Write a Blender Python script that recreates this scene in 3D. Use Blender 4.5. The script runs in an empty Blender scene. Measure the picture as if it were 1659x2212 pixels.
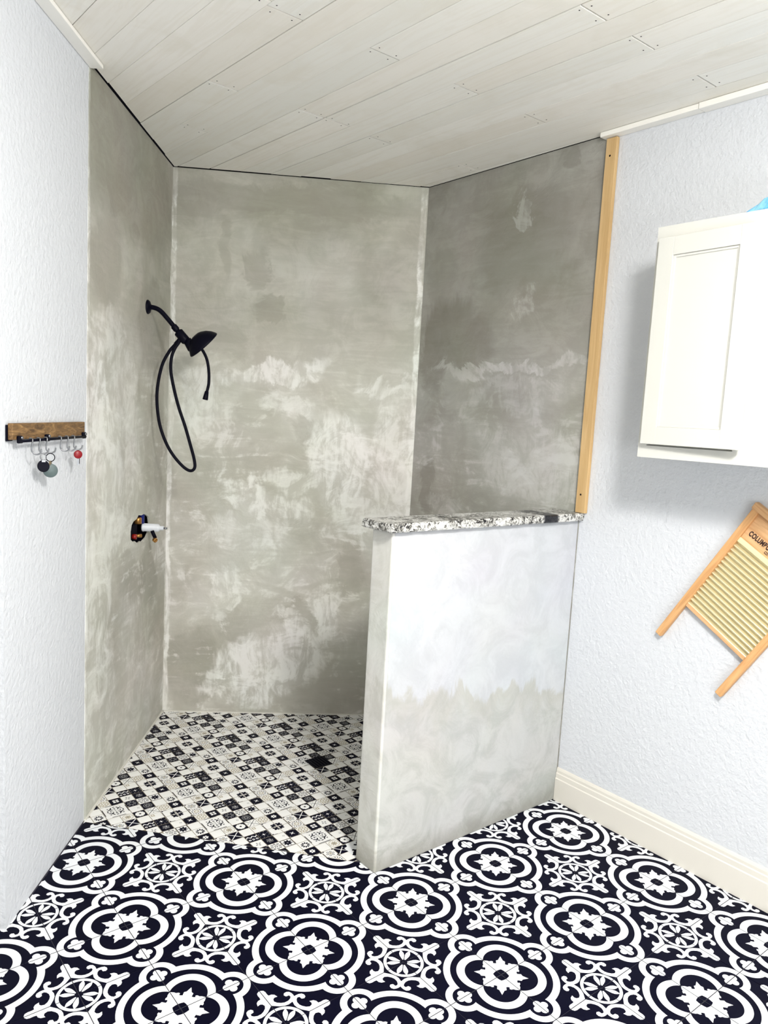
import bpy, math, random
from mathutils import Matrix, Vector
random.seed(7)
S = bpy.context.scene
COL = S.collection

# ------------------------------------------------------------------ camera, light, exposure
cam_d = bpy.data.cameras.new('camera')
cam = bpy.data.objects.new('camera', cam_d); COL.objects.link(cam)
RX = (0.781864, -0.621082, 0.054277); RY = (-0.034541, -0.130079, -0.990902); RZ = (0.622491, 0.772876, -0.123157)
cam.matrix_world = Matrix(((RX[0], -RY[0], -RZ[0], -1.622892), (RX[1], -RY[1], -RZ[1], -1.756809),
                           (RX[2], -RY[2], -RZ[2], 1.602899), (0, 0, 0, 1)))
cam_d.sensor_fit = 'VERTICAL'; cam_d.sensor_height = 24.0; cam_d.lens = 1659.97 * 24.0 / 2212.0
cam_d.clip_start = 0.02
S.camera = cam
w = bpy.data.worlds.new('world'); S.world = w; w.use_nodes = True
w.node_tree.nodes['Background'].inputs[0].default_value = (0.8, 0.86, 0.95, 1)
w.node_tree.nodes['Background'].inputs[1].default_value = 0.2
ld = bpy.data.lights.new('ceiling_lamp', 'POINT'); ld.energy = 60; ld.shadow_soft_size = 0.15; ld.color = (1.0, 0.975, 0.94)
lo = bpy.data.objects.new('ceiling_lamp', ld); lo.location = (-0.75, -1.70, 2.53); COL.objects.link(lo)
dd = bpy.data.lights.new('ceiling_lamp_bowl', 'AREA'); dd.shape = 'DISK'; dd.size = 0.34; dd.energy = 34; dd.color = (1.0, 0.975, 0.94)
do = bpy.data.objects.new('ceiling_lamp_bowl', dd); do.location = (-0.75, -1.70, 2.68); COL.objects.link(do)     # the open underside of the same lamp
wd = bpy.data.lights.new('rear_fill', 'AREA'); wd.shape = 'RECTANGLE'; wd.size = 1.7; wd.size_y = 1.3; wd.energy = 40; wd.color = (0.95, 0.98, 1.0)
wo = bpy.data.objects.new('rear_fill', wd); wo.location = (-1.3, -3.55, 1.35); wo.rotation_euler = (math.radians(100), 0, 0); COL.objects.link(wo)   # added fill light behind the camera, no window; tilted up to brighten the ceiling
S.view_settings.view_transform = 'Standard'; S.view_settings.look = 'None'
S.view_settings.exposure = 0.68; S.view_settings.gamma = 1.0; S.view_settings.use_curve_mapping = False

# ------------------------------------------------------------------ material helpers
def lin(c):
    c = c / 255.0
    return c / 12.92 if c <= 0.04045 else ((c + 0.055) / 1.055) ** 2.4
def rgb(r, g, b): return (lin(r), lin(g), lin(b), 1.0)

class M:
    """small wrapper to write node materials"""
    def __init__(s, name):
        s.m = bpy.data.materials.new(name); s.m.use_nodes = True
        s.t = s.m.node_tree; s.b = s.t.nodes['Principled BSDF']
    def set(s, sock, v):
        if isinstance(v, bpy.types.NodeSocket): s.t.links.new(v, sock)
        else: sock.default_value = v
    def node(s, ty, ins=None, **kw):
        n = s.t.nodes.new(ty)
        for k, v in kw.items(): setattr(n, k, v)
        for k, v in (ins or {}).items(): s.set(n.inputs[k], v)
        return n
    def obj(s): return s.node('ShaderNodeTexCoord').outputs['Object']
    def math(s, op, a, b=0.0, clamp=False):
        n = s.node('ShaderNodeMath', operation=op, use_clamp=clamp); s.set(n.inputs[0], a); s.set(n.inputs[1], b); return n.outputs[0]
    def vadd(s, a, b, op='ADD'):
        n = s.node('ShaderNodeVectorMath', operation=op); s.set(n.inputs[0], a); s.set(n.inputs[1], b); return n.outputs[0]
    def vscale(s, a, f):
        n = s.node('ShaderNodeVectorMath', operation='SCALE'); s.set(n.inputs[0], a); s.set(n.inputs['Scale'], f); return n.outputs[0]
    def length(s, a):
        n = s.node('ShaderNodeVectorMath', operation='LENGTH'); s.set(n.inputs[0], a); return n.outputs['Value']
    def xyz(s, v):
        n = s.node('ShaderNodeSeparateXYZ'); s.set(n.inputs[0], v); return n.outputs
    def mapping(s, v, loc=(0, 0, 0), rot=(0, 0, 0), sc=(1, 1, 1), ty='POINT'):
        n = s.node('ShaderNodeMapping', vector_type=ty); s.set(n.inputs['Vector'], v)
        n.inputs['Location'].default_value = loc; n.inputs['Rotation'].default_value = rot; n.inputs['Scale'].default_value = sc
        return n.outputs[0]
    def noise(s, v, scale=5, detail=4, rough=0.5, dist=0.0, col=False):
        n = s.node('ShaderNodeTexNoise', {'Scale': scale, 'Detail': detail, 'Roughness': rough, 'Distortion': dist}); s.set(n.inputs['Vector'], v)
        return n.outputs[1 if col else 0]
    def rng(s, v, a, b, c=0.0, d=1.0, smooth=True):
        n = s.node('ShaderNodeMapRange', interpolation_type='SMOOTHSTEP' if smooth else 'LINEAR')
        for k, x in zip(range(5), (v, a, b, c, d)): s.set(n.inputs[k], x)
        return n.outputs[0]
    def mix(s, f, a, b, blend='MIX'):
        n = s.node('ShaderNodeMix', data_type='RGBA', blend_type=blend)
        s.set(n.inputs[0], f); s.set(n.inputs[6], a); s.set(n.inputs[7], b); return n.outputs[2]
    def ramp(s, f, stops):
        n = s.node('ShaderNodeValToRGB'); e = n.color_ramp.elements
        while len(e) < len(stops): e.new(0.5)
        for x, (p, c) in zip(e, stops): x.position = p; x.color = c
        s.set(n.inputs[0], f); return n.outputs[0]
    def bump(s, h, strength=0.3, dist=0.01):
        n = s.node('ShaderNodeBump', {'Strength': strength, 'Distance': dist, 'Height': h}); s.set(s.b.inputs['Normal'], n.outputs[0])
    def done(s, col=None, rough=0.5, metal=0.0, spec=None):
        if col is not None: s.set(s.b.inputs['Base Color'], col)
        s.set(s.b.inputs['Roughness'], rough); s.b.inputs['Metallic'].default_value = metal
        if spec is not None: s.b.inputs['Specular IOR Level'].default_value = spec
        return s.m

def plain(name, c, rough=0.5, metal=0.0, var=0.04, scale=8, spec=None):
    """one colour with a little procedural unevenness"""
    m = M(name); n = m.noise(m.obj(), scale, 4)
    d = tuple(x * (1 - var * 2) for x in c[:3]) + (1,)
    return m.done(m.mix(n, d, c), rough, metal, spec)

def paint_wall(name, c):
    m = M(name); o = m.obj()
    n = m.noise(o, 58, 3, 0.55); n2 = m.noise(o, 1.2, 3)
    m.bump(n, 0.65, 0.007)
    return m.done(m.mix(n2, tuple(x * 0.96 for x in c[:3]) + (1,), c), 0.75, spec=0.25)

def cement(name, seed, lights=(), darks=(), bright=0.0, warm=0.0, edge=None, half=False):
    """hand-trowelled cement: cloudy base, pale skim patches, grey patches, strokes"""
    m = M(name); o = m.vadd(m.obj(), (seed * 3.1, 0, seed * 1.7)); p0 = m.obj()
    wv = m.vscale(m.vadd(m.noise(o, 3.4, 5, 0.66, 0.8, col=True), (0.5, 0.5, 0.5), 'SUBTRACT'), 0.36)
    p = m.vadd(p0, wv)
    cloud = m.noise(o, 1.9, 4, 0.6, 0.5)
    mid = m.noise(o, 6.0, 6, 0.68, 1.3)
    st = m.noise(m.mapping(o, rot=(0, 0.35, 0), sc=(2.2, 3, 11)), 1.8, 4, 0.62, 1.4)
    st2 = m.noise(m.mapping(o, rot=(0, -0.3, 0), sc=(13, 3, 3)), 1.5, 4, 0.62, 1.6)
    fine = m.noise(o, 60, 2, 0.6)
    base = m.ramp(cloud, [(0.32, rgb(186, 184, 173)), (0.5, rgb(203, 202, 193)), (0.68, rgb(215, 214, 207))])
    tone = m.math('ADD', m.math('MULTIPLY', mid, 0.6), m.math('MULTIPLY', st, 0.4))
    base = m.mix(m.rng(tone, 0.42, 0.60), m.mix(1.0, base, (0.90, 0.90, 0.885, 1), 'MULTIPLY'), m.mix(1.0, base, (1.03, 1.03, 1.03, 1), 'MULTIPLY'))
    brk = m.rng(m.math('ADD', m.math('MULTIPLY', mid, 0.65), m.math('MULTIPLY', st2, 0.35)), 0.42, 0.56)
    def patches(lst):
        acc = 0.0
        for (u, v, ru, rv, rot, k) in lst:
            d = m.length(m.mapping(p, (u, 0, v), (0, math.radians(-rot), 0), (ru * 1.1, 50, rv * 1.1), 'TEXTURE'))
            acc = m.math('MAXIMUM', acc, m.rng(d, 1.08, 0.72, 0.0, k))
        return acc
    if darks:
        base = m.mix(m.math('MULTIPLY', patches(darks), m.rng(mid, 0.35, 0.6, 0.45, 0.9)), base, rgb(160, 157, 145))
    pale = m.mix(fine, rgb(234, 234, 229), rgb(244, 244, 240))
    if lights:
        base = m.mix(m.math('MULTIPLY', patches(lights), m.math('ADD', m.math('MULTIPLY', brk, 0.75), 0.22)), base, pale)
    scat = m.rng(m.math('ADD', m.math('MULTIPLY', mid, 0.65), m.math('MULTIPLY', st, 0.35)), 0.53, 0.63)
    z = m.xyz(p0)[2]
    base = m.mix(m.math('MULTIPLY', scat, m.rng(z, 2.0, 1.4, 0.04, 0.55)), base, pale)
    old = m.rng(m.math('ADD', z, m.math('MULTIPLY', m.math('SUBTRACT', cloud, 0.5), 1.2)), 1.75, 2.05, 0.0, 0.85)      # upper part of the wall: darker and browner
    base = m.mix(old, base, m.mix(1.0, base, (0.80, 0.795, 0.77, 1), 'MULTIPLY'))
    if half:     # second, paler coat over the upper part, ending in a ragged trowel edge
        rag = m.math('ADD', z, m.math('MULTIPLY', m.math('SUBTRACT', m.noise(m.mapping(o, rot=(0, 0.7, 0), sc=(5, 1, 1.8)), 1.7, 5, 0.6, 0.5), 0.5), 0.46))
        slope = m.math('ADD', rag, m.math('MULTIPLY', m.xyz(p0)[0], 0.17))
        upper = m.math('MULTIPLY', m.rng(slope, 0.66, 0.70), m.rng(m.xyz(p0)[0], 0.0, 0.008))
        low = m.mix(m.rng(mid, 0.35, 0.62), rgb(178, 180, 177), rgb(194, 195, 193))
        low = m.mix(m.rng(slope, 0.52, 0.66, 0.0, 0.45), low, rgb(176, 175, 167))
        up = m.mix(m.rng(mid, 0.35, 0.65), rgb(190, 193, 197), rgb(200, 203, 207))
        dirt = m.math('MULTIPLY', m.rng(m.math('ADD', z, m.math('MULTIPLY', mid, 0.09)), 0.15, 0.05), 0.55)
        low = m.mix(m.rng(m.xyz(p0)[0], 0.006, 0.0), low, m.mix(m.rng(mid, 0.35, 0.62), rgb(206, 206, 199), rgb(220, 220, 215)))
        front = m.mix(upper, low, up)
        base = m.mix(dirt, front, rgb(132, 129, 116))
    if edge:     # pale corner tape lines left in the cement
        x = m.xyz(m.vadd(p0, m.vscale(wv, 0.14)))[0]
        for (u, wd) in edge:
            e = m.rng(m.math('ABSOLUTE', m.math('SUBTRACT', x, u)), wd, wd * 0.45)
            base = m.mix(m.math('MULTIPLY', e, m.math('MULTIPLY', m.rng(st2, 0.36, 0.58, 0.25, 0.95), m.rng(m.math('ADD', mid, m.math('MULTIPLY', z, -0.06)), 0.28, 0.46, 0.3, 1.0))), base, pale)
    tint = m.noise(o, 2.6, 2, 0.5, 0.4, col=True)            # faint warm and green casts of the mix
    base = m.mix(0.09, base, m.mix(1.0, base, m.mix(1.0, tint, (0.5, 0.5, 0.5, 1), 'ADD'), 'MULTIPLY'))
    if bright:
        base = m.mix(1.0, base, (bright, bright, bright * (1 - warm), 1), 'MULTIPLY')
    base = m.mix(m.math('MULTIPLY', fine, 0.25), base, m.mix(1.0, base, (0.8, 0.8, 0.8, 1), 'MULTIPLY'))
    m.bump(m.noise(o, 7.0, 4, 0.7, 0.8), 0.35, 0.012)
    return m.done(base, 0.8, spec=0.25)

def wood(name, c1, c2, axis=0, scale=1.0, rough=0.6):
    m = M(name); sc = [18 * scale] * 3; sc[axis] = 1.3 * scale
    o = m.obj(); g = m.noise(m.mapping(o, sc=sc), 1.6, 6, 0.6, 1.6)
    return m.done(m.ramp(g, [(0.32, c1), (0.68, c2)]), rough)

# ------------------------------------------------------------------ mesh helpers
class MB:
    """collects faces (with material slots) and links them as one mesh object"""
    def __init__(s): s.v = []; s.f = []; s.mi = []; s.sm = []
    def add(s, vs, fs, mi=0, smooth=False):
        o = len(s.v); s.v += [tuple(v) for v in vs]
        for f in fs: s.f.append([o + i for i in f]); s.mi.append(mi); s.sm.append(smooth)
        return s
    def box(s, a, b, mi=0):
        (x0, y0, z0), (x1, y1, z1) = a, b
        return s.add([(x0, y0, z0), (x1, y0, z0), (x1, y1, z0), (x0, y1, z0), (x0, y0, z1), (x1, y0, z1), (x1, y1, z1), (x0, y1, z1)],
                     [(0, 3, 2, 1), (4, 5, 6, 7), (0, 1, 5, 4), (1, 2, 6, 5), (2, 3, 7, 6), (3, 0, 4, 7)], mi)
    def prism(s, poly, z0, z1, mi=0):
        """poly: list of (x, y), counter-clockwise, extruded along z"""
        n = len(poly)
        return s.add([(x, y, z0) for x, y in poly] + [(x, y, z1) for x, y in poly],
                     [list(range(n))[::-1], list(range(n, 2 * n))] + [(i, (i + 1) % n, n + (i + 1) % n, n + i) for i in range(n)], mi)
    def sheet(s, poly, z, mi=0):
        return s.add([(x, y, z) for x, y in poly], [list(range(len(poly)))], mi)
    def tube(s, pts, r, n=12, mi=0, cap=True):
        pts = [Vector(p) for p in pts]; rs = r if isinstance(r, (list, tuple)) else [r] * len(pts)
        t0 = (pts[1] - pts[0]).normalized(); a = t0.orthogonal().normalized(); vs = []
        for i, p in enumerate(pts):
            t = ((pts[min(i + 1, len(pts) - 1)] - pts[max(i - 1, 0)])).normalized()
            a = (a - t * a.dot(t)).normalized(); b = t.cross(a)
            for k in range(n):
                q = 2 * math.pi * k / n; vs.append(p + (a * math.cos(q) + b * math.sin(q)) * rs[i])
        fs = []
        for i in range(len(pts) - 1):
            for k in range(n): fs.append((i * n + k, i * n + (k + 1) % n, (i + 1) * n + (k + 1) % n, (i + 1) * n + k))
        s.add(vs, fs, mi, True)
        if cap:
            o = len(s.v) - len(vs)
            for ring in (list(range(n))[::-1], list(range((len(pts) - 1) * n, len(pts) * n))):
                s.f.append([o + i for i in ring]); s.mi.append(mi); s.sm.append(False)
        return s
    def lathe(s, prof, base, axis, n=32, mi=0):
        """prof: list of (radius, distance along axis)"""
        base = Vector(base); t = Vector(axis).normalized(); a = t.orthogonal().normalized(); b = t.cross(a); vs = []
        for r, h in prof:
            for k in range(n):
                q = 2 * math.pi * k / n; vs.append(base + t * h + (a * math.cos(q) + b * math.sin(q)) * max(r, 1e-5))
        fs = []
        for i in range(len(prof) - 1):
            for k in range(n): fs.append((i * n + k, i * n + (k + 1) % n, (i + 1) * n + (k + 1) % n, (i + 1) * n + k))
        return s.add(vs, fs, mi, True)
    def build(s, name, mats, parent=None, loc=None, rot=None, bevel=0.0, seg=2, auto=False):
        me = bpy.data.meshes.new(name); me.from_pydata(s.v, [], s.f)
        for m in (mats if isinstance(mats, (list, tuple)) else [mats]): me.materials.append(m)
        me.polygons.foreach_set('material_index', s.mi); me.polygons.foreach_set('use_smooth', s.sm); me.update()
        return place(name, me, parent, loc, rot, bevel, seg)
def place(name, me, parent=None, loc=None, rot=None, bevel=0.0, seg=2):
    o = bpy.data.objects.new(name, me); COL.objects.link(o)
    if loc is not None: o.location = loc
    if rot is not None: o.rotation_euler = rot
    if parent: o.parent = parent
    if bevel:
        b = o.modifiers.new('bevel', 'BEVEL'); b.width = bevel; b.segments = seg; b.limit_method = 'ANGLE'; b.angle_limit = 0.6
    return o
def tag(o, label=None, cat=None, group=None, kind=None):
    for k, v in (('label', label), ('category', cat), ('group', group), ('kind', kind)):
        if v: o[k] = v
    return o
def empty(name, loc=(0, 0, 0), rot=(0, 0, 0)):
    o = bpy.data.objects.new(name, None); o.location = loc; o.rotation_euler = rot; o.empty_display_size = 0.05; COL.objects.link(o); return o
def structure(o, label=None): return tag(o, label, kind='structure')
def smooth_path(pts, k=8):
    """Catmull-Rom through the points"""
    P = [Vector(p) for p in pts]; P = [P[0] * 2 - P[1]] + P + [P[-1] * 2 - P[-2]]; out = []
    for i in range(1, len(P) - 2):
        for j in range(k):
            t = j / k; a, b, c, d = P[i - 1:i + 3]
            out.append(0.5 * ((2 * b) + (c - a) * t + (2 * a - 5 * b + 4 * c - d) * t * t + (3 * b - a - 3 * c + d) * t ** 3))
    return out + [P[-2]]
def clip(poly, planes):
    """Sutherland-Hodgman against half-planes (nx, ny, c): keep nx*x + ny*y <= c"""
    for nx, ny, c in planes:
        out = []
        for i, p in enumerate(poly):
            q = poly[(i + 1) % len(poly)]; a = nx * p[0] + ny * p[1] - c; b = nx * q[0] + ny * q[1] - c
            if a <= 0: out.append(p)
            if (a < 0 < b) or (b < 0 < a): t = a / (a - b); out.append((p[0] + (q[0] - p[0]) * t, p[1] + (q[1] - p[1]) * t))
        poly = out
        if len(poly) < 3: return []
    return poly
def area(p): return 0.5 * sum(p[i][0] * p[(i + 1) % len(p)][1] - p[(i + 1) % len(p)][0] * p[i][1] for i in range(len(p)))
def circle(cx, cy, r, n=40, ry=None, rot=0.0):
    ry = ry or r; c, s_ = math.cos(rot), math.sin(rot); o = []
    for k in range(n):
        q = 2 * math.pi * k / n; x, y = r * math.cos(q), ry * math.sin(q); o.append((cx + x * c - y * s_, cy + x * s_ + y * c))
    return o

# ------------------------------------------------------------------ place: plan of the room (metres)
CEIL = 2.743
BL = Vector((-0.050, 1.963)); BR = Vector((0.989, 1.270)); RW = 0.989
DL = Vector((0.6114, 0.7913))            # along the left wall, going deeper
NL = Vector((0.7913, -0.6114))           # out of the left wall, into the room
DB = (BR - BL).normalized(); NB = Vector((-DB.y, DB.x)) * -1    # along the back wall, into the room
CEM_S = 1.105; END_S = 1.738             # cement ends / wall ends, distance from the back corner
def left(s, off=0.0, z=0.0):
    p = BL - DL * s + NL * off; return Vector((p.x, p.y, z))
ANG_L = math.atan2(-DL.y, -DL.x); ANG_B = math.atan2(DB.y, DB.x)

MAT_PAINT = paint_wall('paint_wall', rgb(217, 220, 225))
MAT_ROOM = plain('room_paint', rgb(206, 206, 203), 0.8)
MAT_WHITE = plain('white_trim_paint', rgb(228, 224, 215), 0.45, var=0.02)
MAT_TRIM = plain('ceiling_trim_paint', rgb(249, 247, 241), 0.45, var=0.01)
MAT_NAVY = plain('tile_navy', rgb(2, 2, 25), 0.5, var=0.03, spec=0.08)
MAT_TWHITE = plain('tile_white', rgb(241, 244, 248), 0.3, var=0.02, spec=0.35)
MAT_DARK = plain('dark_gap', rgb(10, 8, 22), 0.9, spec=0.1)

# left wall, painted part (object x runs along the wall from the back corner, z up, y out of the room)
def left_obj(mb, name, mats, **k): return mb.build(name, mats, loc=(BL.x, BL.y, 0), rot=(0, 0, ANG_L), **k)
# local +y of that frame: rotate (0,1) by ANG_L
LY = Vector((-math.sin(ANG_L), math.cos(ANG_L))); SGN = 1.0 if LY.dot(NL) > 0 else -1.0   # +y*SGN points into the room
def ly(d): return SGN * d
def ybox(x0, x1, d0, d1, z0, z1): return (min(x0, x1), min(ly(d0), ly(d1)), z0), (max(x0, x1), max(ly(d0), ly(d1)), z1)
structure(left_obj(MB().box(*ybox(CEM_S, END_S, -0.12, -0.002, 0, CEIL)), 'wall_left', MAT_PAINT), 'pale grey textured painted wall on the left with key rack')

# cement part of the left wall with the ragged valve hole
HOLE = [(0.579, 1.010), (0.582, 1.045), (0.568, 1.074), (0.540, 1.086), (0.500, 1.090), (0.470, 1.104), (0.430, 1.098), (0.386, 1.099), (0.350, 1.090), (0.315, 1.076),
        (0.303, 1.050), (0.295, 1.030), (0.318, 1.003), (0.350, 0.985), (0.400, 0.977), (0.420, 0.969), (0.440, 0.981), (0.480, 0.977), (0.520, 0.994), (0.550, 0.996)]
def walled(outer, hole, d0, d1):
    from mathutils.geometry import tessellate_polygon
    loops = [[Vector((x, z, 0)) for x, z in outer], [Vector((x, z, 0)) for x, z in hole]]
    tris = tessellate_polygon(loops); flat = outer + hole; n = len(flat); mb = MB()
    vs = [(x, ly(d1), z) for x, z in flat] + [(x, ly(d0), z) for x, z in flat]
    fs = []
    for t in tris:
        a, b, c = (Vector((flat[i][0], flat[i][1])) for i in t)
        ccw = (b - a).cross(c - a) > 0
        t = list(t) if ccw == (SGN < 0) else list(t)[::-1]
        fs.append(t); fs.append([i + n for i in t[::-1]])
    for off, L in ((0, len(outer)), (len(outer), len(hole))):
        for i in range(L): a, b = off + i, off + (i + 1) % L; fs.append((a, b, b + n, a + n))
    return mb.add(vs, fs)
CEM_L = cement('cement_left', 1.0,
    [(0.973, 1.544, 0.129, 0.290, 0, 0.9), (0.906, 1.859, 0.22, 0.104, 0, 0.7), (0.981, 0.831, 0.165, 0.281, 0, 0.7), (0.678, 1.639, 0.156, 0.191, 0, 0.5), (0.85, 1.25, 0.2, 0.25, 0, 0.7), (0.425, 0.363, 0.245, 0.347, 0, 0.3), (0.55, 1.3, 0.12, 0.2, 0, 0.5), (0.95, 0.35, 0.18, 0.3, 0, 0.5)],
    [(0.656, 2.56, 0.744, 0.294, 0, 0.8), (0.295, 1.965, 0.237, 0.208, 0, 0.7), (0.914, 2.131, 0.19, 0.169, 0, 0.5), (0.741, 1.767, 0.118, 0.139, 0, 0.4), (0.70, 1.449, 0.06, 0.252, 0, 0.5), (0.30, 0.777, 0.164, 0.137, 30, 0.8), (0.55, 0.831, 0.216, 0.128, 30, 0.5), (0.152, 1.543, 0.083, 0.455, 0, 0.6)],
    edge=[(0.002, 0.012), (CEM_S, 0.02)])
structure(left_obj(walled([(-0.02, 0), (CEM_S, 0), (CEM_S, CEIL), (-0.02, CEIL)], HOLE, -0.007, 0.0), 'wall_left_shower', CEM_L), 'mottled cement shower wall on the left with shower head')
cav = MB().box(*ybox(0.26, 0.63, -0.115, -0.105, 0.92, 1.17))
for a in ((0.26, 0.27, 0.92, 1.17), (0.62, 0.63, 0.92, 1.17), (0.26, 0.63, 0.92, 0.93), (0.26, 0.63, 1.16, 1.17)): cav.box(*ybox(a[0], a[1], -0.115, -0.0072, a[2], a[3]))
structure(left_obj(cav, 'wall_cavity', MAT_DARK), 'dark cavity inside the left shower wall')

# back wall: object x from the left corner to the right corner
CEM_B = cement('cement_back', 2.0,
    [(0.502, 1.791, 0.268, 0.06, 8, 0.9), (0.885, 1.354, 0.156, 0.289, 10, 0.9), (0.514, 1.133, 0.261, 0.084, -20, 0.9), (1.147, 1.391, 0.084, 0.314, 5, 0.7), (1.159, 1.174, 0.073, 0.146, 0, 0.7), (0.303, 0.675, 0.071, 0.123, -20, 0.9), (0.544, 0.283, 0.293, 0.190, 25, 1.0), (0.33, 0.151, 0.145, 0.085, 0, 0.8), (0.85, 0.544, 0.073, 0.138, 0, 0.9), (0.63, 0.562, 0.085, 0.05, -30, 0.7), (0.127, 1.62, 0.103, 0.174, 0, 0.7), (0.613, 1.623, 0.164, 0.07, 0, 0.6), (1.054, 1.765, 0.143, 0.047, -5, 0.7), (0.651, 1.247, 0.143, 0.06, -20, 0.7), (0.272, 0.525, 0.048, 0.075, 0, 0.5), (0.969, 1.093, 0.145, 0.097, 0, 0.7), (0.42, 1.0, 0.2, 0.09, 0, 0.5)],
    [(0.159, 0.247, 0.18, 0.202, 0, 0.8), (0.68, 0.539, 0.109, 0.088, 0, 0.6), (0.91, 0.82, 0.073, 0.149, 0, 0.5), (0.427, 2.307, 0.057, 0.089, 0, 0.5), (0.502, 2.11, 0.08, 0.056, 0, 0.6), (0.266, 2.373, 0.045, 0.122, 0, 0.4), (0.759, 1.514, 0.106, 0.071, 0, 0.5), (0.452, 1.568, 0.128, 0.14, 0, 0.4), (0.596, 2.639, 0.596, 0.077, 0, 0.5), (0.865, 1.257, 0.06, 0.145, 0, 0.4), (0.348, 0.353, 0.072, 0.253, 0, 0.4), (0.256, 1.925, 0.126, 0.068, 0, 0.4), (0.818, 0.162, 0.373, 0.142, 0, 0.4)],
    edge=[(0.012, 0.015), (1.232, 0.020)])
structure(MB().box((0, 0, 0), (1.30, 0.1, CEIL)).build('wall_back', CEM_B, loc=(BL.x, BL.y, 0), rot=(0, 0, ANG_B)), 'mottled cement shower wall at the back')

# right wall: cement in the shower, paint in front (object x runs from the back corner towards the room)
CEM_R = cement('cement_right', 3.0,
    [(0.539, 1.84, 0.421, 0.026, 0, 0.7), (0.8, 1.437, 0.293, 0.182, 0, 0.5), (0.678, 2.119, 0.067, 0.06, 0, 0.6), (0.258, 1.186, 0.131, 0.069, 0, 0.4), (0.639, 2.508, 0.034, 0.059, 15, 0.6), (0.635, 1.736, 0.311, 0.062, 0, 0.4), (0.983, 1.835, 0.07, 0.028, 0, 0.6)],
    [(0.31, 2.018, 0.183, 0.175, 0, 0.7), (0.65, 2.399, 0.257, 0.199, 0, 0.5), (0.52, 1.735, 0.223, 0.063, 0, 0.5), (0.12, 1.936, 0.101, 0.228, 0, 0.8), (0.894, 2.694, 0.048, 0.074, 0, 0.5), (0.531, 1.629, 0.128, 0.064, 0, 0.4), (0.115, 1.239, 0.07, 0.141, 0, 0.7)],
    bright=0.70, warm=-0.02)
R90 = (0, 0, -math.pi / 2)
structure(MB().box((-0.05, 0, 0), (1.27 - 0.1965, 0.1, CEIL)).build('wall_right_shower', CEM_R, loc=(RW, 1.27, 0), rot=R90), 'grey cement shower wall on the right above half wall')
structure(MB().box((RW + 0.001, -3.6, 0), (RW + 0.1, 0.196, CEIL)).build('wall_right', MAT_PAINT), 'pale grey textured painted wall on the right behind cabinet')

# half wall
CEM_H = cement('cement_half', 4.0, [(0.03, 0.6, 0.012, 0.7, 0, 0.6)], [], half=True)
structure(MB().box((-0.005, 0.197, -0.002), (RW, 0.310, 1.2215)).build('wall_half', CEM_H, bevel=0.008, seg=3), 'low cement half wall with ragged pale upper coat under granite slab')

# walls of the rest of the room, behind the camera
e = left(END_S, -0.002)
RET = Vector((-NL.x, -NL.y)); far = Vector((e.x, e.y)) + RET * 3.1
structure(MB().box((0.119, -0.12, 0), (3.15, 0, CEIL)).build('wall_entry', MAT_PAINT, loc=(e.x, e.y, 0), rot=(0, 0, math.atan2(RET.y, RET.x) )), 'painted wall turning away at the left edge')
structure(MB().box((-3.72, -3.72, 0), (-3.6, 2.6, CEIL)).build('wall_far', MAT_ROOM))
structure(MB().box((-3.6, -3.72, 0), (RW + 0.1, -3.6, CEIL)).build('wall_rear', MAT_ROOM))

# ------------------------------------------------------------------ floor of patterned tiles
T = 0.2032
mf = M('floor_grout')
structure(MB().box((-3.72, -3.72, -0.12), (RW + 0.1, 2.6, -0.0016)).build('floor', mf.done(mf.mix(mf.noise(mf.obj(), 9, 4), rgb(46, 44, 58), rgb(70, 68, 78)), 0.9)), 'floor of black and white patterned cement tiles')
FLOOR = bpy.data.objects['floor']
MOTIF = [(0.001, 0.358), (0.046, 0.322), (0.062, 0.295), (0.093, 0.283), (0.106, 0.26), (0.082, 0.244), (0.091, 0.224), (0.118, 0.207), (0.157, 0.251), (0.191, 0.241), (0.219, 0.253), (0.272, 0.275)]
MOTIF = MOTIF[:-1] + [(0.276, 0.276)] + [(y, x) for x, y in MOTIF[:-1][::-1]]
SCROLL = [(-0.021, 0.683), (0.016, 0.686), (0.049, 0.666), (0.059, 0.628), (0.057, 0.58), (0.062, 0.548), (0.103, 0.544), (0.136, 0.518), (0.152, 0.465), (0.11, 0.473), (0.082, 0.457), (0.069, 0.417), (0.092, 0.374), (0.137, 0.338), (0.179, 0.32), (0.232, 0.319), (0.276, 0.338), (0.299, 0.364), (0.294, 0.396), (0.249, 0.402), (0.235, 0.437), (0.254, 0.466), (0.293, 0.471), (0.328, 0.451), (0.343, 0.412), (0.346, 0.374)]
SCIN = [(0.273, 0.273), (0.206, 0.261), (0.15, 0.269), (0.087, 0.301), (0.037, 0.342), (-0.02, 0.39)]
SCROLL = SCROLL + [(0.343, 0.343)] + [(y, x) for x, y in SCROLL[::-1]] + [(y, x) for x, y in SCIN[:0:-1]] + SCIN
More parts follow.
